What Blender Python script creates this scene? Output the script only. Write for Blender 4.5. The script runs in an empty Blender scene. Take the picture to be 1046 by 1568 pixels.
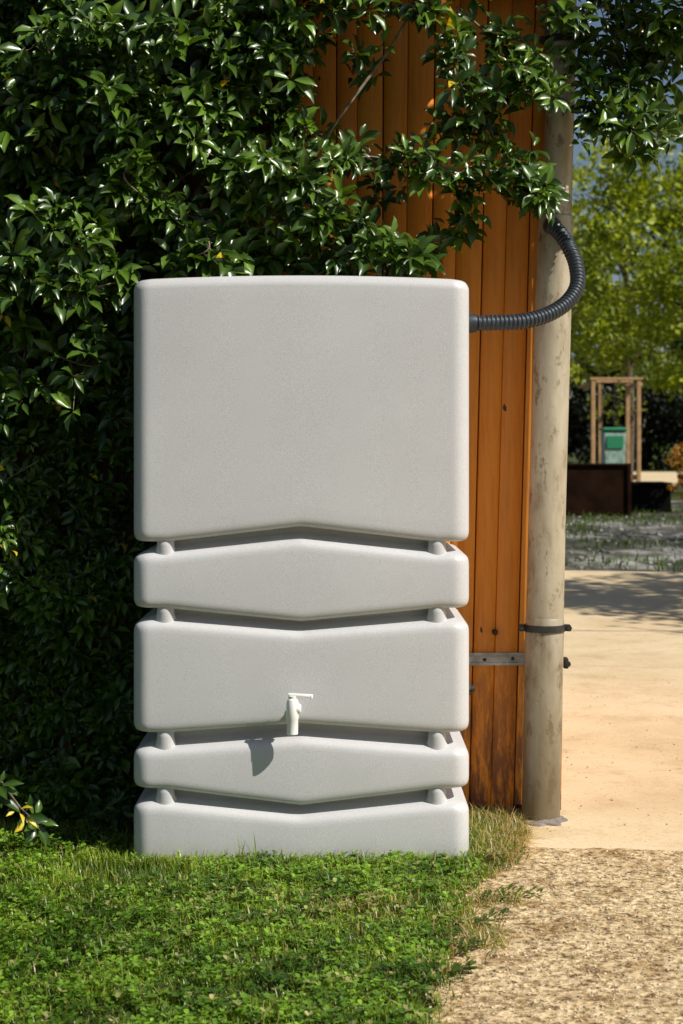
import bpy, math, random
import numpy as np
from mathutils import Vector, noise
random.seed(7); rng=np.random.default_rng(7)
H=1.284; F=2500.0
def W(px,py,d): return np.array([(px-523)*d/F, d, H-(py-680)*d/F])
def GD(py): return H*F/(py-680)
scene=bpy.context.scene
# ---------------- helpers
def link(o,parent=None):
    scene.collection.objects.link(o)
    if parent is not None: o.parent=parent
    return o
def empty(name,loc=(0,0,0)):
    e=bpy.data.objects.new(name,None); e.location=loc; e.empty_display_size=.1; scene.collection.objects.link(e); return e
def mesh_obj(name,v,f,mat=None,smooth=False,parent=None,col=None):
    me=bpy.data.meshes.new(name)
    me.from_pydata([tuple(map(float,p)) for p in v],[],[tuple(map(int,q)) for q in f]); me.update()
    if smooth: me.polygons.foreach_set('use_smooth',[True]*len(me.polygons))
    o=bpy.data.objects.new(name,me)
    if mat: me.materials.append(mat)
    return link(o,parent)
def big_mesh(name,V,Fs,cols,mat,parent=None,smooth=True):
    me=bpy.data.meshes.new(name); me.vertices.add(len(V)); me.vertices.foreach_set('co',V.astype(np.float32).ravel())
    idx=np.concatenate([a.ravel() for a in Fs]); tot=np.concatenate([np.full(len(a),a.shape[1]) for a in Fs])
    st=np.concatenate([[0],np.cumsum(tot)[:-1]])
    me.loops.add(len(idx)); me.loops.foreach_set('vertex_index',idx.astype(np.int32))
    me.polygons.add(len(tot)); me.polygons.foreach_set('loop_start',st.astype(np.int32)); me.polygons.foreach_set('loop_total',tot.astype(np.int32))
    me.update(calc_edges=True)
    if smooth: me.polygons.foreach_set('use_smooth',np.ones(len(tot),bool))
    if cols is not None:
        a=me.attributes.new('Col','FLOAT_COLOR','POINT')
        c=np.concatenate([cols,np.ones((len(cols),1))],1); a.data.foreach_set('color',c.astype(np.float32).ravel())
    me.materials.append(mat); o=bpy.data.objects.new(name,me); return link(o,parent)
def instance(T,TF,O,ex,ey,ez,sx,sy,sz,cols,vm=None):
    n=len(O); k=len(T)
    V=O[:,None,:]+ (T[None,:,0]*sx[:,None])[:,:,None]*ex[:,None,:]+(T[None,:,1]*sy[:,None])[:,:,None]*ey[:,None,:]+(T[None,:,2]*sz[:,None])[:,:,None]*ez[:,None,:]
    V=V.reshape(-1,3); off=(np.arange(n)*k)
    Fs=[(np.array(a)[None,:,:]+off[:,None,None]).reshape(-1,np.array(a).shape[1]) for a in TF]
    C=np.repeat(cols,k,axis=0)
    if vm is not None: C=C*np.tile(vm,(n,1))
    return V,Fs,C
def norm(a): return a/np.maximum(np.linalg.norm(a,axis=-1,keepdims=True),1e-9)
class Acc:
    def __init__(s): s.V=[];s.F=[];s.C=[];s.n=0
    def add(s,V,Fs,C):
        s.V.append(V); s.C.append(C)
        for a in Fs: s.F.append(a+s.n)
        s.n+=len(V)
    def make(s,name,mat,parent=None,smooth=True): return big_mesh(name,np.concatenate(s.V),s.F,np.concatenate(s.C),mat,parent,smooth)
import bmesh
def box(c,s,bev=0):
    bm=bmesh.new(); bmesh.ops.create_cube(bm,size=1)
    for v in bm.verts: v.co=Vector((v.co.x*s[0],v.co.y*s[1],v.co.z*s[2]))
    if bev>0: bmesh.ops.bevel(bm,geom=bm.edges[:],offset=bev,segments=2,affect='EDGES',profile=.5)
    bm.verts.index_update()
    V=[tuple(v.co+Vector(c)) for v in bm.verts]; Fc=[[v.index for v in f.verts] for f in bm.faces]
    bm.free(); return V,Fc
def merge(parts):
    V=[];Fc=[]
    for v,f in parts:
        o=len(V); V+=[tuple(p) for p in v]; Fc+=[[i+o for i in q] for q in f]
    return V,Fc
def tube(path,rad,n=16,caps=True):
    path=[Vector(p) for p in path]
    if not hasattr(rad,'__len__'): rad=[rad]*len(path)
    V=[];Fc=[]; t0=(path[1]-path[0]).normalized()
    up=Vector((0,0,1)) if abs(t0.z)<.9 else Vector((0,1,0))
    u=t0.cross(up).normalized()
    for i,p in enumerate(path):
        t=(path[min(i+1,len(path)-1)]-path[max(i-1,0)])
        if t.length<1e-9: t=t0
        t=t.normalized(); u=(u-t*u.dot(t)).normalized(); w=t.cross(u)
        for k in range(n):
            a=2*math.pi*k/n; V.append(tuple(p+(u*math.cos(a)+w*math.sin(a))*rad[i]))
    for i in range(len(path)-1):
        for k in range(n):
            Fc.append([i*n+k,i*n+(k+1)%n,(i+1)*n+(k+1)%n,(i+1)*n+k])
    if caps: Fc.append(list(range(n))[::-1]); Fc.append([(len(path)-1)*n+k for k in range(n)])
    return V,Fc
def spline(pts,n=20):
    pts=[np.array(p,float) for p in pts]; out=[]
    P=[2*pts[0]-pts[1]]+pts+[2*pts[-1]-pts[-2]]
    for i in range(1,len(P)-2):
        for k in range(n):
            t=k/n; a,b,c,d=P[i-1],P[i],P[i+1],P[i+2]
            out.append(.5*((2*b)+(-a+c)*t+(2*a-5*b+4*c-d)*t*t+(-a+3*b-3*c+d)*t**3))
    out.append(pts[-1]); return out
def auto(o,ang=40):
    me=o.data
    me.polygons.foreach_set('use_smooth',[True]*len(me.polygons))
    me.set_sharp_from_angle(angle=math.radians(ang))
# ---------------- materials
def new_mat(name):
    m=bpy.data.materials.new(name); m.use_nodes=True; nt=m.node_tree; b=nt.nodes['Principled BSDF']; return m,nt,b
def N(nt,t,**kw):
    n=nt.nodes.new(t)
    for k,v in kw.items():
        if k in n.inputs.keys(): n.inputs[k].default_value=v
        else: setattr(n,k,v)
    return n
def ramp(nt,src,stops):
    r=nt.nodes.new('ShaderNodeValToRGB'); e=r.color_ramp.elements
    while len(e)<len(stops): e.new(.5)
    for i,(p,c) in enumerate(stops): e[i].position=p; e[i].color=(*c,1) if len(c)==3 else c
    nt.links.new(src,r.inputs[0]); return r
def noise_n(nt,scale,detail=4,rough=.55,sc=None):
    tc=nt.nodes.new('ShaderNodeTexCoord'); n=N(nt,'ShaderNodeTexNoise',Scale=scale,Detail=detail,Roughness=rough)
    if sc:
        mp=nt.nodes.new('ShaderNodeMapping'); mp.inputs['Scale'].default_value=sc; nt.links.new(tc.outputs['Object'],mp.inputs[0]); nt.links.new(mp.outputs[0],n.inputs['Vector'])
    else: nt.links.new(tc.outputs['Object'],n.inputs['Vector'])
    return n
def mixc(nt,a,b,fac,mode='MIX'):
    m=nt.nodes.new('ShaderNodeMix'); m.data_type='RGBA'; m.blend_type=mode
    for s,v in ((6,a),(7,b)):
        if hasattr(v,'is_output'): nt.links.new(v,m.inputs[s])
        else: m.inputs[s].default_value=(*v,1)
    if hasattr(fac,'is_output'): nt.links.new(fac,m.inputs[0])
    else: m.inputs[0].default_value=fac
    return m.outputs[2]
def bump(nt,b,h,strength=.3,dist=.01,prev=None):
    n=N(nt,'ShaderNodeBump',Strength=strength,Distance=dist); nt.links.new(h,n.inputs['Height'])
    if prev: nt.links.new(prev,n.inputs['Normal'])
    nt.links.new(n.outputs[0],b.inputs['Normal']); return n.outputs[0]
def simple(name,col,rough=.6,metal=0,var=.25,scale=20,bmp=.15,bs=150,spec=.5):
    m,nt,b=new_mat(name); n=noise_n(nt,scale)
    c=ramp(nt,n.outputs[0],[(.3,tuple(x*(1-var) for x in col)),(.7,tuple(min(1,x*(1+var)) for x in col))])
    nt.links.new(c.outputs[0],b.inputs['Base Color']); b.inputs['Roughness'].default_value=rough; b.inputs['Metallic'].default_value=metal; b.inputs['Specular IOR Level'].default_value=spec
    n2=noise_n(nt,bs,2); bump(nt,b,n2.outputs[0],bmp,.002); return m
def zramp(nt,z0,z1,ns=9,amp=.25,sc=None):
    tcn=nt.nodes.new('ShaderNodeTexCoord'); sx=nt.nodes.new('ShaderNodeSeparateXYZ'); nt.links.new(tcn.outputs['Object'],sx.inputs[0])
    dn=noise_n(nt,ns,6,.7,sc); ad=N(nt,'ShaderNodeMath',operation='MULTIPLY_ADD'); nt.links.new(dn.outputs[0],ad.inputs[0]); ad.inputs[1].default_value=amp; nt.links.new(sx.outputs[2],ad.inputs[2])
    mr=nt.nodes.new('ShaderNodeMapRange'); nt.links.new(ad.outputs[0],mr.inputs[0]); mr.inputs[1].default_value=z0+amp*.5; mr.inputs[2].default_value=z1+amp*.5; mr.inputs[3].default_value=1; mr.inputs[4].default_value=0
    return mr.outputs[0]
def leafmat(name,rough=.38,trans=.25,spec=.5):
    m,nt,b=new_mat(name); a=N(nt,'ShaderNodeAttribute',attribute_name='Col'); nt.links.new(a.outputs['Color'],b.inputs['Base Color'])
    b.inputs['Roughness'].default_value=rough; b.inputs['Specular IOR Level'].default_value=spec
    t=nt.nodes.new('ShaderNodeBsdfTranslucent'); c=mixc(nt,a.outputs['Color'],(1.7,1.6,.3),1.0,'MULTIPLY'); nt.links.new(c,t.inputs[0])
    mx=nt.nodes.new('ShaderNodeMixShader'); mx.inputs[0].default_value=trans
    nt.links.new(b.outputs[0],mx.inputs[1]); nt.links.new(t.outputs[0],mx.inputs[2]); nt.links.new(mx.outputs[0],nt.nodes['Material Output'].inputs[0]); return m
m_tank,nt,b=new_mat('tank_plastic')
n=noise_n(nt,3,3); n2=noise_n(nt,420,2)
c=ramp(nt,n.outputs[0],[(.3,(.585,.578,.578)),(.7,(.635,.628,.628))])
sp=ramp(nt,n2.outputs[0],[(.38,(.86,.86,.86)),(.58,(1.03,1.03,1.03))])
cc=mixc(nt,c.outputs[0],sp.outputs[0],1,'MULTIPLY'); z_=zramp(nt,-.02,.07,14,.06)
mm=N(nt,'ShaderNodeMath',operation='MULTIPLY'); nt.links.new(z_,mm.inputs[0]); mm.inputs[1].default_value=.45; cc=mixc(nt,cc,(.40,.35,.26),mm.outputs[0])
nt.links.new(cc,b.inputs['Base Color']); b.inputs['Roughness'].default_value=.46; bump(nt,b,n2.outputs[0],.30,.0016)
m_white=simple('white_plastic',(.92,.91,.88),.3,var=.03,bmp=.02)
m_hose=simple('hose_plastic',(.028,.038,.048),.42,var=.3,scale=60,bmp=.05)
m_galv=simple('galvanised_steel',(.42,.42,.39),.5,.3,var=.35,scale=30,bmp=.1)
m_dark=simple('dark_iron',(.045,.04,.035),.55,.4,var=.4,scale=40)
m_rust=simple('rusted_steel',(.018,.008,.004),1,var=.5,scale=3,spec=.08)
m_black=simple('black_box_paint',(.005,.005,.005),1,var=.3,spec=.08)
m_post=simple('play_frame_wood',(.46,.27,.12),.7,var=.25,scale=6)
m_bin=simple('bin_green',(.03,.25,.12),.4,var=.1); m_binl=simple('bin_pale',(.30,.42,.35),.5,var=.4,scale=8)
m_bark=simple('bark',(.09,.065,.045),.9,var=.4,scale=12,bmp=.6,bs=40)
m_stem=simple('vine_stem',(.20,.15,.10),.8,var=.4,scale=50)
m_mortar=simple('mortar',(.22,.19,.17),.95,var=.3,scale=40,bmp=.5,bs=60)
m_roof=simple('roof_sheet',(.10,.08,.07),.7)
m_pipe,nt,b=new_mat('downpipe_metal')
n=noise_n(nt,6,6,.65,(2.2,2.2,.6)); c=ramp(nt,n.outputs[0],[(.28,(.28,.20,.11)),(.45,(.48,.41,.29)),(.7,(.62,.55,.42))])
n2=noise_n(nt,22,6,.75,(1,1,.5)); c2=ramp(nt,n2.outputs[0],[(.36,(.30,.20,.12)),(.46,(1,1,1))])
k=mixc(nt,c.outputs[0],c2.outputs[0],.7,'MULTIPLY'); z_=zramp(nt,.05,.95,5,.7,(2.5,2.5,.6)); mm=N(nt,'ShaderNodeMath',operation='MULTIPLY'); nt.links.new(z_,mm.inputs[0]); mm.inputs[1].default_value=.85
k=mixc(nt,k,(.13,.10,.055),mm.outputs[0])
nt.links.new(k,b.inputs['Base Color']); b.inputs['Roughness'].default_value=.42; b.inputs['Metallic'].default_value=.25
bump(nt,b,n2.outputs[0],.25,.004)
m_plank,nt,b=new_mat('orange_planks')
a=N(nt,'ShaderNodeAttribute',attribute_name='Col')
n=noise_n(nt,9,8,.7,(9,9,.6)); c=ramp(nt,n.outputs[0],[(.3,(.70,.62,.55)),(.52,(1,1,1)),(.75,(1.10,1.12,1.1))])
base=mixc(nt,a.outputs['Color'],c.outputs[0],.65,'MULTIPLY')
n3=noise_n(nt,24,3,.5,(1,1,.55)); sp=ramp(nt,n3.outputs[0],[(.735,(0,0,0)),(.76,(1,1,1))]); base=mixc(nt,base,(.05,.02,.01),sp.outputs[0])
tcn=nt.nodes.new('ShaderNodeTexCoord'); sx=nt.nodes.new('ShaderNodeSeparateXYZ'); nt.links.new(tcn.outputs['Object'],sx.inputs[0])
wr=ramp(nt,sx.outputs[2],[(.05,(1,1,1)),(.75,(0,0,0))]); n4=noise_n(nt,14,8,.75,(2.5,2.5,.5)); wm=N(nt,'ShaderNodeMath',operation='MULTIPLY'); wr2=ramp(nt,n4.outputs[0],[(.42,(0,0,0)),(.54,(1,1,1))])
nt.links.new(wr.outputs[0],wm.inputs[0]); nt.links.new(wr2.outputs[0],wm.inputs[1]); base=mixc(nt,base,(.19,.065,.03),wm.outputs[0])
nt.links.new(base,b.inputs['Base Color']); b.inputs['Roughness'].default_value=.55; bump(nt,b,n.outputs[0],.3,.003)
m_soil,nt,b=new_mat('soil_ground')
n=noise_n(nt,5,8,.7); n2=noise_n(nt,.35,5,.6)
c=ramp(nt,n.outputs[0],[(.3,(.022,.03,.009)),(.55,(.05,.07,.018)),(.75,(.10,.09,.04))]); c2=ramp(nt,n2.outputs[0],[(.4,(.05,.07,.02)),(.65,(.14,.12,.07))])
nt.links.new(mixc(nt,c.outputs[0],c2.outputs[0],.35),b.inputs['Base Color']); b.inputs['Roughness'].default_value=1; b.inputs['Specular IOR Level'].default_value=.1; bump(nt,b,n.outputs[0],.8,.03)
m_conc,nt,b=new_mat('smooth_concrete')
n=noise_n(nt,1.1,7,.62); c=ramp(nt,n.outputs[0],[(.3,(.62,.46,.265)),(.5,(.73,.565,.345)),(.7,(.80,.63,.41))])
n2=noise_n(nt,60,4,.7); c2=ramp(nt,n2.outputs[0],[(.30,(.68,.64,.58)),(.45,(1,1,1))]); 
nn=noise_n(nt,4,6,.7); c3=ramp(nt,nn.outputs[0],[(.33,(.80,.75,.68)),(.5,(1,1,1))])
k=mixc(nt,c.outputs[0],c2.outputs[0],.8,'MULTIPLY'); k=mixc(nt,k,c3.outputs[0],.8,'MULTIPLY')
nt.links.new(k,b.inputs['Base Color']); b.inputs['Roughness'].default_value=.85; bump(nt,b,n2.outputs[0],.3,.004)
m_agg,nt,b=new_mat('exposed_aggregate')
tcn=nt.nodes.new('ShaderNodeTexCoord'); v=N(nt,'ShaderNodeTexVoronoi',Scale=75.0); nt.links.new(tcn.outputs['Object'],v.inputs['Vector'])
n=noise_n(nt,42,6,.75); n2=noise_n(nt,5,6,.65)
c=ramp(nt,n.outputs[0],[(.38,(.12,.075,.03)),(.46,(.46,.335,.17)),(.56,(.80,.65,.42))])
c2=ramp(nt,n2.outputs[0],[(.35,(.60,.49,.34)),(.52,(1.05,1.03,1))])
sep=nt.nodes.new('ShaderNodeSeparateColor'); nt.links.new(v.outputs['Color'],sep.inputs[0]); c3=ramp(nt,sep.outputs[0],[(0,(.66,.62,.56)),(1,(1.25,1.2,1.12))])
k=mixc(nt,c.outputs[0],c2.outputs[0],1,'MULTIPLY'); k=mixc(nt,k,c3.outputs[0],.8,'MULTIPLY')
nt.links.new(k,b.inputs['Base Color']); b.inputs['Roughness'].default_value=.9
p=bump(nt,b,n.outputs[0],.9,.008); bump(nt,b,v.outputs['Distance'],.4,.006,p)
m_grav,nt,b=new_mat('gravel_ground')
n=noise_n(nt,.9,8,.68,(1,.45,1)); c=ramp(nt,n.outputs[0],[(.42,(.022,.028,.014)),(.50,(.085,.08,.06)),(.57,(.26,.25,.22)),(.65,(.50,.48,.44))])
n2=noise_n(nt,16,4,.7); c2=ramp(nt,n2.outputs[0],[(.3,(.5,.5,.5)),(.6,(1.1,1.1,1.1))])
nt.links.new(mixc(nt,c.outputs[0],c2.outputs[0],1,'MULTIPLY'),b.inputs['Base Color']); b.inputs['Roughness'].default_value=.95; bump(nt,b,n2.outputs[0],.6,.03)
m_joint=simple('joint_filler',(.30,.22,.13),.95)
# ---------------- ground
def sheet(name,poly,z,mat):
    return mesh_obj(name,[(x,y,z) for x,y in poly],[list(range(len(poly)))],mat)
sheet('ground',[(-600,-100),(600,-100),(600,1000),(-600,1000)],0,m_soil)
EP=[(GD(p),(x-523)*GD(p)/F) for p,x in ((1700,672),(1568,690),(1480,702),(1440,722),(1400,728),(1370,738),(1330,785),(1290,803),(1262,806))]
EY=np.array([e[0] for e in EP]); EX=np.array([e[1] for e in EP])
def edge(y): 
    y=np.asarray(y,float); e=np.interp(y,EY,EX)
    return e+.012*np.sin(y*31)+.008*np.sin(y*67+1)
ys=np.linspace(.5,5.17,90)
poly=[(float(edge(y))-.035+.014*math.sin(y*53)+.008*math.sin(y*117),float(y)) for y in ys]
rag=[]
for i in range(1,420):
    x=poly[-1][0]+i*.02; rag.append((x,5.17-.11*min(1,i/60)+.022*noise.noise(Vector((x*4,0,0)))+.02*noise.noise(Vector((x*23,1,0)))+.010*noise.noise(Vector((x*70,2,0)))))
sheet('aggregate_path',poly+rag+[(rag[-1][0],.5)],.009,m_agg)
sheet('concrete_path',[(poly[-1][0]-.01,4.98),(poly[-1][0]-.01,5.2),(.63,5.62),(.80,5.95),(.80,16.2),(2.0,16.6),(4.5,16.0),(9,16.8),(14,16.5),(14,4.9),(9,4.9)],.005,m_conc)
sheet('gravel_area',[(.8,16.1),(14,16.3),(26,30),(26,37),(-6,37),(-6,16.1)],.001,m_grav)
sheet('far_path',[(-20,50),(45,47),(45,72),(-20,78)],.01,m_conc)
jp=[]; 
for i in range(60):
    x=.8+i*.18; y=11.05+.12*math.sin(x*.9)+.02*math.sin(x*9); jp.append((x,y))
mesh_obj('path_joint',[(x,y-.008-.005*math.sin(x*23),.009) for x,y in jp]+[(x,y+.009,.009) for x,y in jp],[(i,i+1,61+i,60+i) for i in range(59)],m_joint)
bm=bmesh.new(); bmesh.ops.create_icosphere(bm,subdivisions=1,radius=1); bm.verts.index_update()
TS=np.array([v.co[:] for v in bm.verts])*(1+rng.uniform(-.25,.25,(len(bm.verts),1))); TSF=[np.array([[v.index for v in f.verts] for f in bm.faces])]; bm.free()
m_attr,nt,b=new_mat('pebbles'); a=N(nt,'ShaderNodeAttribute',attribute_name='Col'); nt.links.new(a.outputs['Color'],b.inputs['Base Color']); b.inputs['Roughness'].default_value=.9
def rot_frames(n):
    a=rng.uniform(0,2*np.pi,n); z=np.zeros(n); o=np.ones(n)
    return np.stack([np.cos(a),np.sin(a),z],1),np.stack([-np.sin(a),np.cos(a),z],1),np.stack([z,z,o],1)
def stones(name,n,xr,yr,smin,smax,z,flt=None,base=(.62,.50,.33)):
    x=rng.uniform(*xr,n); y=rng.uniform(*yr,n)
    if flt is not None: k=flt(x,y); x=x[k];y=y[k]
    n=len(x); s=smin+(smax-smin)*rng.random(n)**3; ex,ey,ez=rot_frames(n)
    g=rng.uniform(.35,1.25,n)[:,None]; col=np.array([base])*g
    A=Acc(); A.add(*instance(TS,TSF,np.stack([x,y,z+s*.2],1),ex,ey,ez,s,s*.7,s*.5,col)); A.make(name,m_attr,smooth=False)
stones('path_pebbles',13000,(.1,1.6),(3.2,5.12),.0015,.0058,.009,lambda x,y:x>edge(y)-.06)
stones('concrete_grit',900,(.62,2.4),(5.15,9),.0015,.006,.005,None,(.5,.38,.22))
stones('gravel_stones',1200,(1,9),(16.4,29),.015,.06,.002,None,(.30,.29,.27))
# ---------------- grass
def vnoise(x,y,s,o=0): return np.array([noise.noise(Vector((a*s+o,b_*s,o))) for a,b_ in zip(x,y)])
m_grass=leafmat('grass_blades',.38,.3,.5)
def blades(A,x,y,hmin,hmax,w,cols,lean=.55):
    n=len(x); h=rng.uniform(hmin,hmax,n)*1.0; a=rng.uniform(0,2*np.pi,n); l=rng.uniform(.1,1,n)*lean*1.6
    d=np.stack([np.cos(a),np.sin(a),np.zeros(n)],1); s=np.stack([-np.sin(a),np.cos(a),np.zeros(n)],1)
    ww=w*rng.uniform(.6,1.4,n)
    lev=[0,.35,.7,1]; wd=[.8,1,.7,0]; V=[]
    for t,k in zip(lev,wd):
        c=np.stack([x,y,np.zeros(n)],1)+d*(h*l*t**1.8)[:,None]+np.array([0,0,1])*(h*(t-.35*l*t*t))[:,None]
        if k>0: V.append(c-s*(ww*k/2)[:,None]); V.append(c+s*(ww*k/2)[:,None])
        else: V.append(c)
    V=np.stack(V,1).reshape(-1,3); off=(np.arange(n)*7)[:,None]
    q=np.array([[0,1,3,2],[2,3,5,4]]); t=np.array([[4,5,6]])
    A.add(V,[(q[None]+off[:,:,None]).reshape(-1,4),(t[None]+off[:,:,None]).reshape(-1,3)],np.repeat(cols,7,axis=0))
def grass_cols(x,y,n,dry=0):
    p=vnoise(x,y,1.3,3.1); q=vnoise(x,y,7,9.7); m=np.clip(.48+p*.9+q*1.0+rng.normal(0,.28,n),0,1)[:,None]
    c=np.array([[.065,.130,.010]])*(1-m)+np.array([[.30,.42,.045]])*m
    dist=np.exp(-(((x-.03)/.18)**2+((y-4.47)/.12)**2))+.5*np.exp(-(((x+.27)/.08)**2+((y-4.6)/.05)**2)); e=np.clip(1-(edge(y)-x)/.13,0,1)
    pd=.06+.5*dist+.45*e**1.5+dry
    isd=(rng.random(n)<pd)[:,None]; cd=np.array([[.52,.40,.18]])*rng.uniform(.6,1.2,(n,1))
    return np.where(isd,cd,c*rng.uniform(.6,1.3,(n,1)))
def scatter(n,xl,xr,y0,y1,clump=0,mn=.32):
    x=rng.uniform(xl,xr,n); y=rng.uniform(y0,y1,n); 
    k=(x<edge(y)+rng.normal(0,.018,n)-.005)&~((x>-.64)&(x<.39)&(y>5.0)&(y<5.5)); x=x[k];y=y[k]
    if clump: 
        v=vnoise(x,y,11,4.4); k=rng.random(len(x))<np.clip(.60+v*clump,mn,1); x=x[k];y=y[k]
    return x,y
A=Acc()
x,y=scatter(125000,-1.6,.62,3.3,5.55,1.5); blades(A,x,y,.012,.042,.0036,grass_cols(x,y,len(x)))
x,y=scatter(12000,-1.6,.62,3.3,5.5,2.0,.1); blades(A,x,y,.03,.070,.003,grass_cols(x,y,len(x)),1.0)
x,y=scatter(4500,.36,.62,4.95,5.6); blades(A,x,y,.02,.080,.003,grass_cols(x,y,len(x),.45),1.3)
x=rng.uniform(-.68,.42,1500); y=4.985-np.abs(rng.normal(0,.03,1500)); blades(A,x,y,.02,.062,.0032,grass_cols(x,y,1500),.9)
x=rng.normal(-.275,.02,14); y=rng.normal(4.94,.01,14); blades(A,x,y,.07,.13,.004,grass_cols(x,y,14),.5)
x=np.concatenate([rng.uniform(.32,.42,260),rng.uniform(.36,.5,160)]); y=np.concatenate([rng.uniform(4.12,4.32,260),rng.uniform(4.5,4.62,160)]); blades(A,x,y,.02,.07,.003,grass_cols(x,y,len(x),.1),1.4)
TL=np.array([[0,0,0],[.3,.36,.06],[.3,-.36,.06],[.45,0,0],[.75,.42,.1],[.75,-.42,.1],[1,0,.02]]); TLF=[np.array([[0,3,1],[0,2,3],[3,6,4],[3,5,6],[1,3,4],[2,5,3]])]
x,y=scatter(19000,-1.6,.60,3.3,5.3,1.2); vn=vnoise(x,y,2.2,5.5); k=(vn+rng.normal(0,.25,len(x))>-.2)&(x<edge(y)-.03); x=x[k];y=y[k]
n=len(x); hh=rng.uniform(.014,.040,n); cc=grass_cols(x,y,n)*np.array([[.75,.95,.8]]); a0=rng.uniform(0,6.28,n)
for j in range(3):
    a=a0+j*2.09+rng.normal(0,.15,n); tl=rng.uniform(-.2,.8,n)
    ex=norm(np.stack([np.cos(a),np.sin(a),tl],1)); ey=np.stack([-np.sin(a),np.cos(a),np.zeros(n)],1); ez=np.cross(ex,ey)
    s=rng.uniform(.008,.018,n); A.add(*instance(TL,TLF,np.stack([x,y,hh],1),ex,ey,ez,s,s*.85,s,cc*rng.uniform(.85,1.2,(n,1))))
A.make('lawn_grass',m_grass)
A=Acc()
for (p0,p1) in (((735,1385),(830,1378)),((722,1425),(775,1412)),((700,1470),(735,1455)),((690,1500),(722,1495))):
    for i in range(46):
        t=random.random(); px=p0[0]+(p1[0]-p0[0])*t; py=p0[1]+(p1[1]-p0[1])*t+random.gauss(0,3); d=GD(py)
        xx=np.array([(px-523)*d/F]); yy=np.array([d]); aa=random.uniform(-1,1); ex=norm(np.array([[math.cos(aa),math.sin(aa),random.uniform(0,.8)]])); ey=norm(np.cross([[0,0,1.]],ex)); ez=np.cross(ex,ey)
        s=np.array([random.uniform(.014,.03)]); A.add(*instance(TL,TLF,np.stack([xx,yy,np.array([.014+random.random()*.015])],1),ex,ey,ez,s,s*.5,s,np.array([[.08,.13,.02]])*random.uniform(.7,1.6)))
A.make('creeping_weed',m_grass)
# ---------------- tank
tank=empty('rainwater_tank',(-.124,5.26,0)); ta,tb,tr=.518,.26,.05
def outline(ins):
    a,b_=ta-ins,tb-ins; r=max(tr-ins*.35,.02); pts=[]
    def arc(cx,cy,a0,a1,n):
        for i in range(n): t=a0+(a1-a0)*i/(n-1); pts.append((cx+r*math.cos(t),cy+r*math.sin(t)))
    X=a-r;Y=b_-r
    for i in range(1,97): pts.append((-X+2*X*i/97,-b_))
    arc(X,-Y,-math.pi/2,0,9)
    for i in range(1,8): pts.append((a,-Y+2*Y*i/8))
    arc(X,Y,0,math.pi/2,9)
    for i in range(1,49): pts.append((X-2*X*i/49,b_))
    arc(-X,Y,math.pi/2,math.pi,9)
    for i in range(1,8): pts.append((-a,Y-2*Y*i/8))
    arc(-X,-Y,math.pi,1.5*math.pi,9)
    return pts
def chev(x): return max(0.,1-math.sqrt(x*x+.00005)/.415)
panels=[((1.790,1.790),(.984,1.032)),((.946,.990),(.780,.740)),((.738,.706),(.398,.428)),((.348,.382),(.226,.176)),((.180,.142),(.0,.0))]
rings=[]
ROU=[(.034,0),(.025,.0006),(.017,.002),(.011,.0045),(.006,.008),(.003,.013),(.0008,.020),(0,.030)]
GI=.080
for i,((te,tc_),(be,bc)) in enumerate(panels):
    if i==0: prof=[(0,.048),(.0005,.03),(.003,.018),(.007,.011),(.013,.006),(.02,.003),(.024,.0008),(.034,0)]
    else: prof=[(-.022,GI),(-.017,.062),(-.010,.045),(-.0045,.030),(-.001,.020),(.003,.0125),(.008,.007),(.014,.0032),(.022,.001),(.034,0)]
    for dz,ins in prof: rings.append((te-dz,tc_-dz,ins,i==0))
    he=te-be-.068; hc=tc_-bc-.068; m=max(2,int(he/.04))
    for k in range(1,m): rings.append((te-.034-he*k/m,tc_-.034-hc*k/m,0,False))
    if i<4:
        for dz,ins in ROU: rings.append((be+dz,bc+dz,ins,False))
        rings.append((be+.001,bc+.001,GI,False))
    else: rings+= [(.02,.02,0,False),(.006,.006,.002,False),(.0,.0,.008,False)]
V=[];Fc=[];npt=None
for j,(ze,zc,ins,topf) in enumerate(rings):
    o=outline(ins); npt=len(o)
    for x,yv in o:
        z=ze+(zc-ze)*chev(x)
        if z>1.2: z+=.013*(1-(x/ta)**2)*min(1,(z-1.2)/.59)
        bul=.010*(1-(x/ta)**2)*max(0.,-yv/tb) if yv<0 else 0
        V.append((x,yv-bul,max(z,.001)))
for j in range(len(rings)-1):
    for k in range(npt): Fc.append([j*npt+k,(j+1)*npt+k,(j+1)*npt+(k+1)%npt,j*npt+(k+1)%npt])
V.append((0,0,1.812)); c=len(V)-1
for k in range(npt): Fc.append([c,k,(k+1)%npt])
mesh_obj('tank_body',V,Fc,m_tank,True,tank)
parts=[]
for i in range(4):
    be=panels[i][1][0]; te=panels[i+1][0][0]
    for sx_ in (-1,1):
        for sy in (-1,1):
            g=be-te; pr=[(te-.020,.044),(te-.006,.040),(te+g*.15,.034),(te+g*.4,.029),(te+g*.7,.027),(be+.016,.027)]
            xx=sx_*.418
            parts.append(tube([(xx,sy*(tb-.007-r),z) for z,r in pr],[r for _,r in pr],24))
v,f=merge(parts); mesh_obj('connecting_lugs',v,f,m_tank,True,tank)
parts=[tube([(0,.08,1.79),(0,.08,1.818),(0,.08,1.822)],[.11,.11,.10],32)]; v,f=merge(parts); auto(mesh_obj('tank_lid',v,f,m_tank,parent=tank))
tx=(449-461)*.002
yf=-tb-.010; parts=[]; YB=yf-.055
parts.append(tube([(tx,yf+.01,.470),(tx,yf-.006,.470),(tx,yf-.008,.470)],[.017,.017,.014],24))
parts.append(tube([(tx,yf,.470),(tx,YB,.470)],[.012,.013],20))
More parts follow.
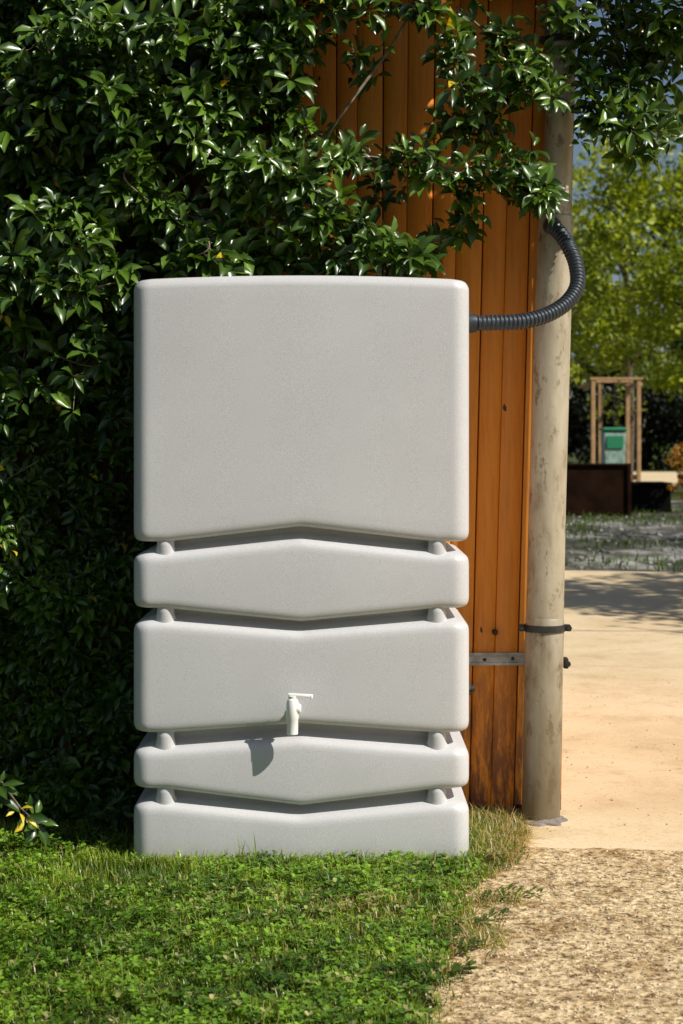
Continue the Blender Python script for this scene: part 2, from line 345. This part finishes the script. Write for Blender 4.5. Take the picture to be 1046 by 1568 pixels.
parts.append(tube([(tx,YB,.406),(tx,YB,.408),(tx,YB,.452),(tx,YB,.455),(tx,YB,.500),(tx,YB,.512),(tx,YB,.516)],[.0140,.0165,.0175,.0190,.0190,.016,.010],28))
parts.append(tube([(tx+.005,YB,.484),(tx+.022,YB,.484),(tx+.026,YB,.484)],[.016,.015,.011],20))
parts.append(tube([(tx,YB,.512),(tx,YB,.523)],[.012,.014],16))
hv,hf=box((tx+.024,YB,.5265),(.076,.018,.009),.003)
hv=[(x,y_,z-(.004 if x>tx+.04 else 0)) for x,y_,z in hv]; parts.append((hv,hf))
parts.append(box((tx+.057,YB,.520),(.008,.020,.015),.003))
v,f=merge(parts); o=mesh_obj('tap',v,f,m_white,parent=tank); auto(o,35)
parts=[]
parts.append(tube([(ta-.006,-.06,.505),(ta+.016,-.06,.505)],[.022,.022],6)); parts.append(tube([(ta,-.06,.505),(ta+.03,-.06,.505)],[.011,.011],12))
v,f=merge(parts); auto(mesh_obj('side_plug',v,f,m_dark,parent=tank))
# ---------------- shed
shed=empty('wooden_shed',(0,0,0)); WY=5.66
def kx(x): return float(np.interp(x/WY*F+523,[560,740,790,862],[0,.027,.027,.0135]))
A=Acc(); xs=-4.2; XR=.762
cnt=0
while xs<XR-.001:
    w=(.072 if cnt%2 else .080)*random.uniform(.97,1.03)
    if xs+w>XR-.03: w=XR-xs
    deep=cnt%2
    g0,g1=(.0022,.0006) if deep else (.0006,.0022)
    x0,x1=xs+g0,xs+w-g1; dy=random.uniform(-.0012,.0012)+(.0015 if deep else 0); zt=3.6; be=.003
    k0,k1=kx(x0),kx(x1)
    def pr(z): 
        a0=x0+k0*z; a1=x1+k1*z; return [(a0,WY+.02+dy,z),(a0,WY+be+dy,z),(a0+be,WY+dy,z),(a1-be,WY+dy,z),(a1,WY+be+dy,z),(a1,WY+.02+dy,z)]
    zs=np.linspace(.02+random.uniform(-.01,.015),zt,8); V=[]
    for z in zs: V+=pr(z)
    q=[[i*6+j,i*6+j+1,(i+1)*6+j+1,(i+1)*6+j] for i in range(7) for j in range(5)]
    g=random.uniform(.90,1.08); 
    if xs<-.42: g*=.12  # boards behind the vine coloured darker to stand in for its deep shade
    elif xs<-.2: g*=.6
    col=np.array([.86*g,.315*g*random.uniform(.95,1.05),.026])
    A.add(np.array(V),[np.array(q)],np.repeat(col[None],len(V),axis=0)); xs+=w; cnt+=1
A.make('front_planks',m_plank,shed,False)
def colored(name,parts,col,parent,mat=m_plank):
    v,f=merge(parts); o=mesh_obj(name,v,f,mat,parent=parent); a=o.data.attributes.new('Col','FLOAT_COLOR','POINT'); a.data.foreach_set('color',np.tile([*col,1],(len(v),1)).astype(np.float32).ravel()); return o
def leanbox(x0,x1,y0,y1,z0,z1,k):
    return [(x+k*z,y_,z) for z in (z0,z1) for x,y_ in ((x0,y0),(x1,y0),(x1,y1),(x0,y1))],[[3,2,1,0],[4,5,6,7],[0,1,5,4],[1,2,6,5],[2,3,7,6],[3,0,4,7]]
k=kx(XR)
colored('wall_core',[leanbox(-4.2,XR-.02,WY+.022,WY+3.0,0,3.58,0)],(.05,.03,.02),shed)
colored('side_wall',[leanbox(XR-.018,XR-.001,WY+.024+i*.12,WY+.024+i*.12+.114,.02,3.55,k) for i in range(24)],(.42,.13,.02),shed)
colored('corner_board',[leanbox(XR-.09,XR-.004,WY-.020,WY-.004,.02,3.55,k)],(.70,.25,.025),shed)
colored('roof',[leanbox(-4.5,1.0,WY-.10,WY+3.3,3.62,3.70,0)],(.1,.08,.07),shed,m_roof)
z0=W(0,1010,5.64)[2]
parts=[leanbox(-.2,.655,WY-.009,WY-.004,z0-.022,z0+.022,0),leanbox(-.2,.655,WY-.014,WY-.0095,z0-.018,z0-.012,0),leanbox(-.2,.655,WY-.014,WY-.0095,z0+.004,z0+.01,0)]
v,f=merge(parts); mesh_obj('wall_strap',v,f,m_galv,parent=shed)
parts=[]
for px,py,r in ((758,968,.010),(742,1010,.006),(785,1008,.006)):
    p=W(px,py,WY-.01); parts.append(tube([(p[0],WY+.005,p[2]),(p[0],WY-.016,p[2]),(p[0],WY-.022,p[2])],[r,r,r*.6],8))
v,f=merge(parts); auto(mesh_obj('wall_bolts',v,f,m_dark,parent=shed))
# ---------------- downpipe
pipe=empty('downpipe',(0,0,0)); PY=5.55
def pc(py): 
    c=np.interp(py,[-300,60,160,500,780,1100,1250],[868,859,857.5,846,838,831,828]); return W(c,py,PY)
parts=[]
pts=[pc(q) for q in (-300,0,160,330,400)]; parts.append(tube(pts,[.050,.050,.050,.052,.053],28))
pts=[pc(q) for q in (330,332,345,500,780,955)]; parts.append(tube(pts,[.0535,.0585,.0600,.0625,.0630,.0640],32))
pts=[pc(q) for q in (945,947,1100,1200,1262)]; parts.append(tube(pts,[.0635,.0655,.0655,.0650,.0650],32))
v,f=merge(parts); auto(mesh_obj('pipe',v,f,m_pipe,parent=pipe),40)
parts=[]
for q,r in ((961,.068),(62,.054)):
    c=pc(q); parts.append(tube([c+np.array([0,0,-.012]),c+np.array([0,0,-.0115]),c+np.array([0,0,.0115]),c+np.array([0,0,.012])],[r-.003,r+.002,r+.002,r-.003],32))
    for s in (-1,1):
        parts.append(box((c[0]+s*(r+.009),c[1],c[2]),(.020,.02,.022),.003))
        parts.append(tube([(c[0]+s*(r+.011),c[1]-.028,c[2]),(c[0]+s*(r+.011),c[1]+.03,c[2])],.0065,8)); parts.append(tube([(c[0]+s*(r+.011),c[1]-.022,c[2]),(c[0]+s*(r+.011),c[1]-.012,c[2])],.012,6))
    parts.append(tube([(c[0],c[1]+r-.01,c[2]),(c[0],WY,c[2])],.006,8))
v,f=merge(parts); auto(mesh_obj('pipe_clamps',v,f,m_dark,parent=pipe))
parts=[]
p=W(864,1013,WY); parts.append(box((p[0],WY-.03,p[2]),(.016,.05,.035),.003)); parts.append(tube([(p[0]+.004,WY-.07,p[2]),(p[0]+.004,WY-.05,p[2])],.010,8))
v,f=merge(parts); auto(mesh_obj('side_bracket',v,f,m_dark,parent=pipe))
bm=bmesh.new(); bmesh.ops.create_icosphere(bm,subdivisions=4,radius=1); c=pc(1240)
for v in bm.verts:
    r=1+.22*noise.noise(v.co*2.1)+.10*noise.noise(v.co*6)
    v.co=Vector((c[0]+.004+v.co.x*.082*r,c[1]-.005+v.co.y*.082*r,v.co.z*.030*r))
bm.verts.index_update(); vv=[tuple(v.co) for v in bm.verts]; ff=[[v.index for v in f_.verts] for f_ in bm.faces]; bm.free(); mesh_obj('mortar_foot',vv,ff,m_mortar,True,pipe)
# ---------------- hose
hose=empty('corrugated_hose',(0,0,0))
ctrl=[W(724,495,5.19),W(760,494,5.20),W(800,492,5.22),W(838,482,5.26),W(868,463,5.31),W(884,437,5.36),W(882,405,5.40),W(872,380,5.43),W(860,360,5.46),W(846,346,5.50)]
path=spline(ctrl,14)
P=np.array(path); L=np.concatenate([[0],np.cumsum(np.linalg.norm(np.diff(P,axis=0),axis=1))]); step=.0021; s=np.arange(0,L[-1],step)
PP=np.stack([np.interp(s,L,P[:,i]) for i in range(3)],1); rr=[.0220+.0042*(.5+.5*math.copysign(abs(math.sin(2*math.pi*q/.0140))**.5,math.sin(2*math.pi*q/.0140))) for q in s]
v,f=tube(PP,rr,24); mesh_obj('hose_tube',v,f,m_hose,True,hose)
v,f=merge([tube([(.385,5.188,W(0,495,5.19)[2]),(.412,5.189,W(0,495,5.19)[2]),(.428,5.19,W(0,495,5.19)[2])],[.031,.031,.0285],24),tube([PP[-1]+np.array([0,.02,0]),PP[-1],PP[-6],PP[-7]],[.031,.031,.030,.026],24)])
auto(mesh_obj('hose_fittings',v,f,m_hose,parent=hose))
# ---------------- climbing plant
LV=np.array([[0,0,0],[.26,.34,.10],[.26,0,.0],[.26,-.34,.10],[.55,.5,.13],[.55,0,-.015],[.55,-.5,.13],[.82,.27,.03],[.82,0,-.07],[.82,-.27,.03],[1,0,-.16]])
LF=[np.array([[0,2,1],[0,3,2],[7,8,10],[8,9,10]]),np.array([[1,2,5,4],[2,3,6,5],[4,5,8,7],[5,6,9,8]])]
LM=np.ones((11,3)); 
for i_ in (0,2,5,8): LM[i_]=(1.5,1.35,1.3)
for i_ in (1,3,4,6,7,9): LM[i_]=(.88,.92,.9)
m_ivy=leafmat('vine_leaves',.31,.18,.6)
def clusters(A,P,ax,size,nl=6,yel=.02):
    n=len(P); R=norm(rng.normal(size=(n,3))); u=norm(np.cross(ax,R)); w=np.cross(ax,u)
    cb=rng.random(n); ph=rng.uniform(0,6.28,n)
    for j in range(nl):
        a=ph+j*2*np.pi/nl+rng.normal(0,.25,n); th=rng.uniform(.75,1.5,n)
        if j==nl-1: th=th*.45
        d=np.cos(th)[:,None]*ax+np.sin(th)[:,None]*(np.cos(a)[:,None]*u+np.sin(a)[:,None]*w); d[:,2]-=rng.uniform(.15,.5,n); d=norm(d)
        nrm=ax+np.array([.25,0,.40])+rng.normal(0,.28,(n,3)); nrm=norm(nrm-d*np.sum(nrm*d,1,keepdims=True)); s_=np.cross(nrm,d)
        L_=size*rng.uniform(.65,1.2,n); wd=L_*rng.uniform(.36,.5,n)
        m=np.clip(cb*.6+rng.random(n)*.4,0,1)[:,None]; c=np.array([[.018,.054,.009]])*(1-m)+np.array([[.130,.245,.024]])*m**1.6
        isy=(rng.random(n)<yel)[:,None]; c=np.where(isy,np.array([[.55,.42,.03]]),c)
        A.add(*instance(LV,LF,P+d*(.006+rng.random(n)*.01)[:,None],d,s_,nrm,L_,wd,L_,c,LM))
ivy=empty('climbing_vine',(0,0,0))
A=Acc(); stems=[]
def nz(x,z,s=1.,o=0): return noise.noise(Vector((x*s,o,z*s)))
pts=[];axs=[];szs=[]
def thick(x,z):
    t=np.interp(z,[0,.8,1.35,1.7,2.2,3.6],[.16,.16,.20,.36,.42,.52]); t*=np.interp(x,[-1.6,-.5,0,.4],[1.1,1,.8,.6])
    return max(.06,min(.56,t+.34*nz(x,z,3.2,1.3)+.16*nz(x,z,8,7)))
tries=0
while len(pts)<6900 and tries<90000:
    tries+=1
    x=random.uniform(-2.0,1.1); z=random.uniform(.03,3.6); px=x/5.4*F+523; py=680-(z-H)*F/5.4
    if py<430:
        xb=np.interp(py,[-900,-60,-20,50,120,200,260,330,430],[900,820,560,455,425,415,430,390,380])
        f_=1/(1+math.exp((px-xb)/18))
    else: f_=1.0 if px<230 else (.3 if px<330 else 0)
    f_*=np.clip(.9+2.8*nz(x,z,4.5,4.2),.08 if z>1.3 else .4,1)
    if x<-1.4: f_*=.5
    if random.random()>f_: continue
    t=thick(x,z); dep=t*(1-abs(random.gauss(0,.30))) 
    if dep<.02: dep=random.uniform(.02,t)
    yy=WY-dep-.02
    if -.72<x<.5 and z<1.9 and yy<5.56: yy=random.uniform(5.56,5.62)
    pts.append((x,max(yy,5.12),z))
    axs.append((random.gauss(0.2,.42),-1+random.gauss(0,.25),random.gauss(.4,.4))); szs.append(random.uniform(.048,.082) if z>1.3 else random.uniform(.038,.062))
br=[([(330,240),(420,255),(480,262),(560,240),(620,250),(660,240)],5.28,56,16),([(640,255),(700,285),(740,275),(790,245),(800,285),(835,305)],5.30,40,12),
([(340,330),(430,330),(500,345),(560,370),(600,405),(640,405)],5.22,66,16),([(640,400),(680,370),(715,340)],5.36,14,9),
([(360,390),(450,400),(540,412)],5.30,40,12),
([(440,120),(470,60),(500,30),(560,15),(620,5)],5.30,26,13),([(650,10),(690,60),(700,120),(740,160),(790,110),(840,155)],5.28,46,13),
([(700,10),(760,60),(800,60),(790,120),(745,180),(700,200)],5.34,36,14),([(820,10),(860,20),(890,10)],5.3,10,9),
([(540,80),(560,110),(580,95)],5.36,6,7),([(650,190),(720,190),(760,230),(800,235)],5.42,14,10),
([(440,150),(460,190),(500,210)],5.40,16,13),([(760,110),(800,140),(850,150)],5.3,18,10),([(790,270),(820,320),(835,290)],5.32,10,10),([(560,240),(580,290),(570,320)],5.4,6,9),
([(880,20),(940,30),(1000,20),(1060,40)],5.42,48,24),([(890,60),(930,100),(960,170),(1000,210)],5.46,50,22),([(980,60),(1030,90),(1060,60)],5.5,30,24),([(900,110),(900,170),(940,205),(985,225)],5.42,34,16),([(960,120),(1000,150),(1010,190)],5.5,20,16),
([(200,560),(190,600),(160,640)],5.30,10,16),([(0,480),(80,540),(150,560),(190,520)],5.22,40,26),([(0,590),(40,600),(20,620)],5.22,12,16),([(0,400),(60,430),(130,440),(190,430)],5.12,40,22),
([(150,190),(210,230),(190,270),(230,310)],5.12,34,15),([(230,330),(290,330),(320,380),(260,400)],5.14,30,14),([(60,60),(110,100),(170,150)],5.08,28,16),([(330,240),(370,270),(420,260),(470,280)],5.14,34,14),([(60,330),(110,340),(150,370)],5.1,24,15),([(120,20),(200,60),(260,50)],5.08,30,18),([(480,330),(540,330),(560,380),(640,400)],5.2,26,12),
([(0,1195),(30,1235),(45,1250)],5.1,4,8)]
stemparts=[]
for poly_,d,cn,sp in br:
    wp=[W(a,b_,d+.05*math.sin(i*2.1)) for i,(a,b_) in enumerate(poly_)]
    pp=spline(wp,8); stemparts.append(tube(pp,list(np.linspace(.0042,.002,len(pp))),6))
    for _ in range(cn):
        q=pp[random.randrange(len(pp))]; g=[random.gauss(0,sp*.0021),random.gauss(0,.05)-.015,random.gauss(0,sp*.0021)]
        p=np.array(q)+g
        p[1]=min(max(p[1],5.14 if (p[0]>-.78 and p[2]<2.15) else 5.04),WY-.04)
        pts.append(tuple(p)); axs.append((random.gauss(.15,.4),-1+random.gauss(0,.3),random.gauss(.45,.35))); szs.append(random.uniform(.055,.086) if d<5.2 else random.uniform(.052,.078))
        if random.random()<.6: stemparts.append(tube([q,np.array(q)*.4+p*.6+np.array([0,0,-.008]),p],[.0018,.0015,.0012],4))
for _ in range(480):
    x=random.uniform(-.3,1.45); z=random.uniform(2.86,3.5); pts.append((x,random.uniform(5.15,5.6),z)); axs.append((random.gauss(.1,.4),-1,random.gauss(.4,.35))); szs.append(random.uniform(.06,.085))
P=np.array(pts); AX=norm(np.array(axs)); SZ=np.array(szs)
clusters(A,P,AX,SZ,6,.005)
yp=np.array([W(28,1240,5.05),W(40,1255,5.05),W(8,480,5.2),W(22,800,5.3),W(15,840,5.28),W(360,412,5.2),W(705,375,5.4)]); clusters(A,yp,norm(rng.normal(size=(7,3))*.3+np.array([0,-1,.3])),np.full(7,.045),3,.7)
A.make('vine_foliage',m_ivy,ivy)
for poly_,r in (([(645,-10),(600,70),(560,125),(520,180),(485,235),(440,300)],.006),([(520,340),(535,370),(548,385)],.004),([(-30,770),(10,735),(60,705)],.002),([(0,1195),(30,1235),(80,1270)],.002),([(480,75),(440,90),(380,150)],.005),([(250,300),(300,260),(400,250)],.004)):
    pp=spline([W(a,b_,5.30+.03*math.sin(i*1.7)) for i,(a,b_) in enumerate(poly_)],8); stemparts.append(tube(pp,list(np.linspace(r,r*.7,len(pp))),8))
v,f=merge(stemparts); mesh_obj('vine_stems',v,f,m_stem,True,ivy)
parts=[]
for i in range(16):
    x=random.uniform(-2.0,-.75); pp=[(x,5.64,0)]; z=0
    while z<3: z+=.25; x+=random.gauss(0,.05); pp.append((x,5.64+random.uniform(-.02,.01),z))
    parts.append(tube(spline(pp,3),.006,6))
v,f=merge(parts); mesh_obj('old_stems',v,f,m_bark,True,ivy)
# ---------------- trees
m_tree=leafmat('tree_leaves',.5,.32,.35)
TQ=np.array([[0,0,0],[.5,.42,.1],[.5,-.42,.1],[1,0,-.08]])
TQF=[np.array([[0,3,1],[0,2,3]])]
def crown(A,cen,rad,ncl,nleaf,ls,c0,c1,clr=.28,low=-1):
    cen=np.array(cen,float); rad=np.array(rad,float)
    for i in range(ncl):
        d=norm(rng.normal(size=3)); r=rng.random()**.38; q=cen+d*rad*r
        if d[2]<low: continue
        R=rad.mean()*clr*rng.uniform(.6,1.25); n=int(nleaf*rng.uniform(.6,1.3))
        p=norm(rng.normal(size=(n,3)))*(rng.random((n,1))**.45)*R*np.array([1.15,1.15,.65])+q
        dv=norm(rng.normal(size=(n,3))+np.array([0,0,-.4])); nn=norm(rng.normal(size=(n,3))*.8+np.array([0,0,.8])); nn=norm(nn-dv*np.sum(nn*dv,1,keepdims=True)); s_=np.cross(nn,dv)
        sz=ls*rng.uniform(.6,1.3,n); m=np.clip(rng.random()*.6+rng.random((n,1))*.5,0,1); c=np.array([c0])*(1-m)+np.array([c1])*m
        A.add(*instance(TQ,TQF,p,dv,s_,nn,sz,sz*.8,sz,c))
def tree(base,h,rad,ncl=70,nleaf=130,ls=.16,c0=(.06,.10,.012),c1=(.24,.28,.03),trunk=.2,name='broadleaf_tree',clr=.28):
    t=empty(name,(0,0,0)); x,y_=base; top=h-rad[2]
    parts=[tube(spline([(x,y_,-.1),(x+.1,y_,top*.4),(x-.05,y_+.1,top*.8),(x,y_,top+rad[2]*.5)],6),list(np.linspace(trunk,trunk*.35,19)),12)]
    for i in range(9):
        a=i*2.4; z0=top*.55+i*top*.07; e=(x+math.cos(a)*rad[0]*.75,y_+math.sin(a)*rad[1]*.75,z0+rad[2]*.7)
        parts.append(tube(spline([(x,y_,z0),((x*2+e[0])/3,(y_*2+e[1])/3,z0+.3*rad[2]),e],5),list(np.linspace(trunk*.4,trunk*.08,11)),7))
    v,f=merge(parts); mesh_obj('trunk_and_limbs',v,f,m_bark,True,t)
    A=Acc(); crown(A,(x,y_,top),rad,ncl,nleaf,ls,c0,c1,clr); A.make('foliage',m_tree,t)
LC=dict(c0=(.05,.10,.010),c1=(.40,.46,.03))
tree((9.3,40),9.4,(4.6,3.4,3.5),125,140,.18,clr=.18,**LC)
tree((4.8,46),9.8,(3.4,3.0,3.7),75,120,.19,clr=.20,**LC)
tree((9.8,56),11.5,(4.0,3.6,4.6),60,110,.24,clr=.22,c0=(.04,.08,.01),c1=(.2,.25,.03))
tree((18,46),10.5,(3.6,3.6,3.8),50,110,.2)
tree((7.6,11.0),7.2,(2.7,2.5,2.1),75,120,.15,trunk=.16)
tree((13.5,17.5),8.5,(4.6,5.0,2.8),110,130,.2)
tree((18.5,25),9.8,(5.5,6,3.3),120,130,.24)
A=Acc()
for i in range(34):
    x=-36+i*3.2+rng.normal()*1; y_=90+rng.uniform(-3,9); h=rng.uniform(9,14) if x<6 or x>24 else rng.uniform(8,11.5)
    crown(A,(x,y_,h*.5),(3.6,2.6,h*.5),24,110,.46,(.02,.04,.006),(.08,.12,.015),.36)
A.make('distant_trees',m_tree)
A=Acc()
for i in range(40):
    x=-14+i*1.4; crown(A,(x,80+rng.uniform(-1,1),2.1),(1.6,1.2,2.7),12,110,.3,(.002,.004,.0015),(.006,.011,.003),.4)  # near-black leaf colours stand in for the shade under the tree canopy
A.make('shade_painted_hedge',m_tree)
A=Acc(); crown(A,(6.35,30,.75),(.35,.35,.55),22,60,.07,(.25,.12,.01),(.5,.26,.02)); A.make('flowering_shrub',m_tree)
# ---------------- playground etc.
d=29.
def PX(px,d): return (px-523)*d/F
pb=empty('planter_box',(0,0,0)); x0,x1=PX(700,d),PX(965,d); zt=W(0,713,d)[2]
parts=[box(((x0+x1)/2,d+.03,zt/2),(x1-x0,.05,zt),.008),box(((x0+x1)/2,d+1.3,zt/2),(x1-x0,.05,zt),.008),box((x0+.03,d+.67,zt/2),(.05,1.2,zt),.008),box((x1-.03,d+.67,zt/2),(.05,1.2,zt),.008),box(((x0+x1)/2,d+.02,zt+.02),(x1-x0+.04,.12,.04),.008),box((x1-.02,d-.01,zt/2),(.07,.06,zt),.008)]
v,f=merge(parts); mesh_obj('steel_panels',v,f,m_rust,parent=pb)
v,f=box(((x0+x1)/2,d+.67,zt*.44),(x1-x0-.1,1.2,zt*.8)); mesh_obj('planter_soil',v,f,m_soil,parent=pb)
bx=empty('storage_bench',(0,0,0)); x0,x1=PX(968,30.5),PX(1030,30.5); zt=W(0,739,30.5)[2]
parts=[box(((x0+x1)/2,31,zt/2-.03),(x1-x0-.03,.9,zt-.06),.02),box(((x0+x1)/2,31,zt-.03),(x1-x0,.98,.06),.015)]
v,f=merge(parts); mesh_obj('bench_body',v,f,m_black,parent=bx)
d=36.; pf=empty('play_frame',(0,0,0)); parts=[]
for px,dd in ((908,0),(919,1.6),(978,0),(961,1.6)):
    zt=W(0,583,d)[2]; parts.append(box((PX(px,d+dd),d+dd,zt/2),(.09,.09,zt),.012))
for dd,a,b_ in ((0,903,984),(1.6,912,968)): parts.append(box(((PX(a,d+dd)+PX(b_,d+dd))/2,d+dd,W(0,583,d)[2]+.04),(PX(b_,d+dd)-PX(a,d+dd),.12,.06),.012))
parts.append(box((PX(905,d),d+.8,W(0,583,d)[2]-.08),(.08,1.6,.08),.01)); parts.append(box((PX(981,d),d+.8,W(0,583,d)[2]-.08),(.08,1.6,.08),.01))
parts.append(box((PX(943,d),d+.05,.55),(1.05,.06,.12),.01))
v,f=merge(parts); mesh_obj('timber_frame',v,f,m_post,parent=pf)
parts=[]
for px in (930,950): parts.append(tube([(PX(px,d),d+.8,W(0,583,d)[2]),(PX(px,d),d+.8,.6)],.012,6))
v,f=merge(parts); mesh_obj('swing_chains',v,f,m_dark,parent=pf)
d=34.; wb=empty('wheelie_bin',(0,0,0)); cx=PX(939,d); zt=W(0,655,d)[2]
v,f=box((0,0,0),(1,1,1),.04); v=[(cx+a*(.38+.08*(c_+.5)),d+b_*(.4+.08*(c_+.5)),.12+(c_+.5)*(zt-.2)) for a,b_,c_ in v]
mesh_obj('bin_body',v,f,m_binl,parent=wb)
parts=[box((cx,d,zt-.03),(.50,.54,.07),.02),box((cx,d-.25,zt-.30),(.34,.012,.26),.004),tube([(cx-.26,d+.2,.1),(cx-.2,d+.2,.1)],.1,14),tube([(cx+.2,d+.2,.1),(cx+.26,d+.2,.1)],.1,14)]
v,f=merge(parts); mesh_obj('bin_lid_and_wheels',v,f,m_bin,parent=wb)
A=Acc(); x=rng.uniform(.9,11,12000); y=rng.uniform(16.3,33,12000); vn=vnoise(x,y,.5,2.2); k=(vn>.08)|((y>25.5)&(vn>-.45)); x=x[k];y=y[k]
blades(A,x,y,.05,.16,.016,np.array([[.07,.11,.015]])*rng.uniform(.6,1.6,(len(x),1)),.9); A.make('verge_grass',m_grass)
# ---------------- light
dv=Vector((-.124,.075,-.145)).normalized(); el=math.asin(-dv.z); az=math.atan2(-dv.x,-dv.y)
sun=bpy.data.lights.new('sun','SUN'); sun.energy=5; sun.angle=math.radians(.5); sun.color=(1,.955,.87); so=link(bpy.data.objects.new('sun',sun)); so.rotation_euler=dv.to_track_quat('-Z','Y').to_euler(); so.location=(5,-3,8)
w=bpy.data.worlds.new('World'); scene.world=w; w.use_nodes=True; nt=w.node_tree; sky=nt.nodes.new('ShaderNodeTexSky'); sky.sky_type='NISHITA'; sky.sun_disc=False; sky.sun_elevation=el; sky.sun_rotation=az
nt.links.new(sky.outputs[0],nt.nodes['Background'].inputs[0]); nt.nodes['Background'].inputs[1].default_value=.06
scene.view_settings.view_transform='Standard'; scene.view_settings.look='None'; scene.view_settings.exposure=0
# ---------------- camera
cam=bpy.data.cameras.new('camera'); co=link(bpy.data.objects.new('camera',cam)); co.location=(0,0,H); co.rotation_euler=(math.pi/2,0,0)
cam.sensor_fit='VERTICAL'; cam.sensor_height=36; cam.lens=F/1568*36; cam.shift_y=-(784-680)/1568; cam.clip_end=2000
cam.dof.use_dof=True; cam.dof.focus_distance=5.1; cam.dof.aperture_fstop=5.6
scene.camera=co
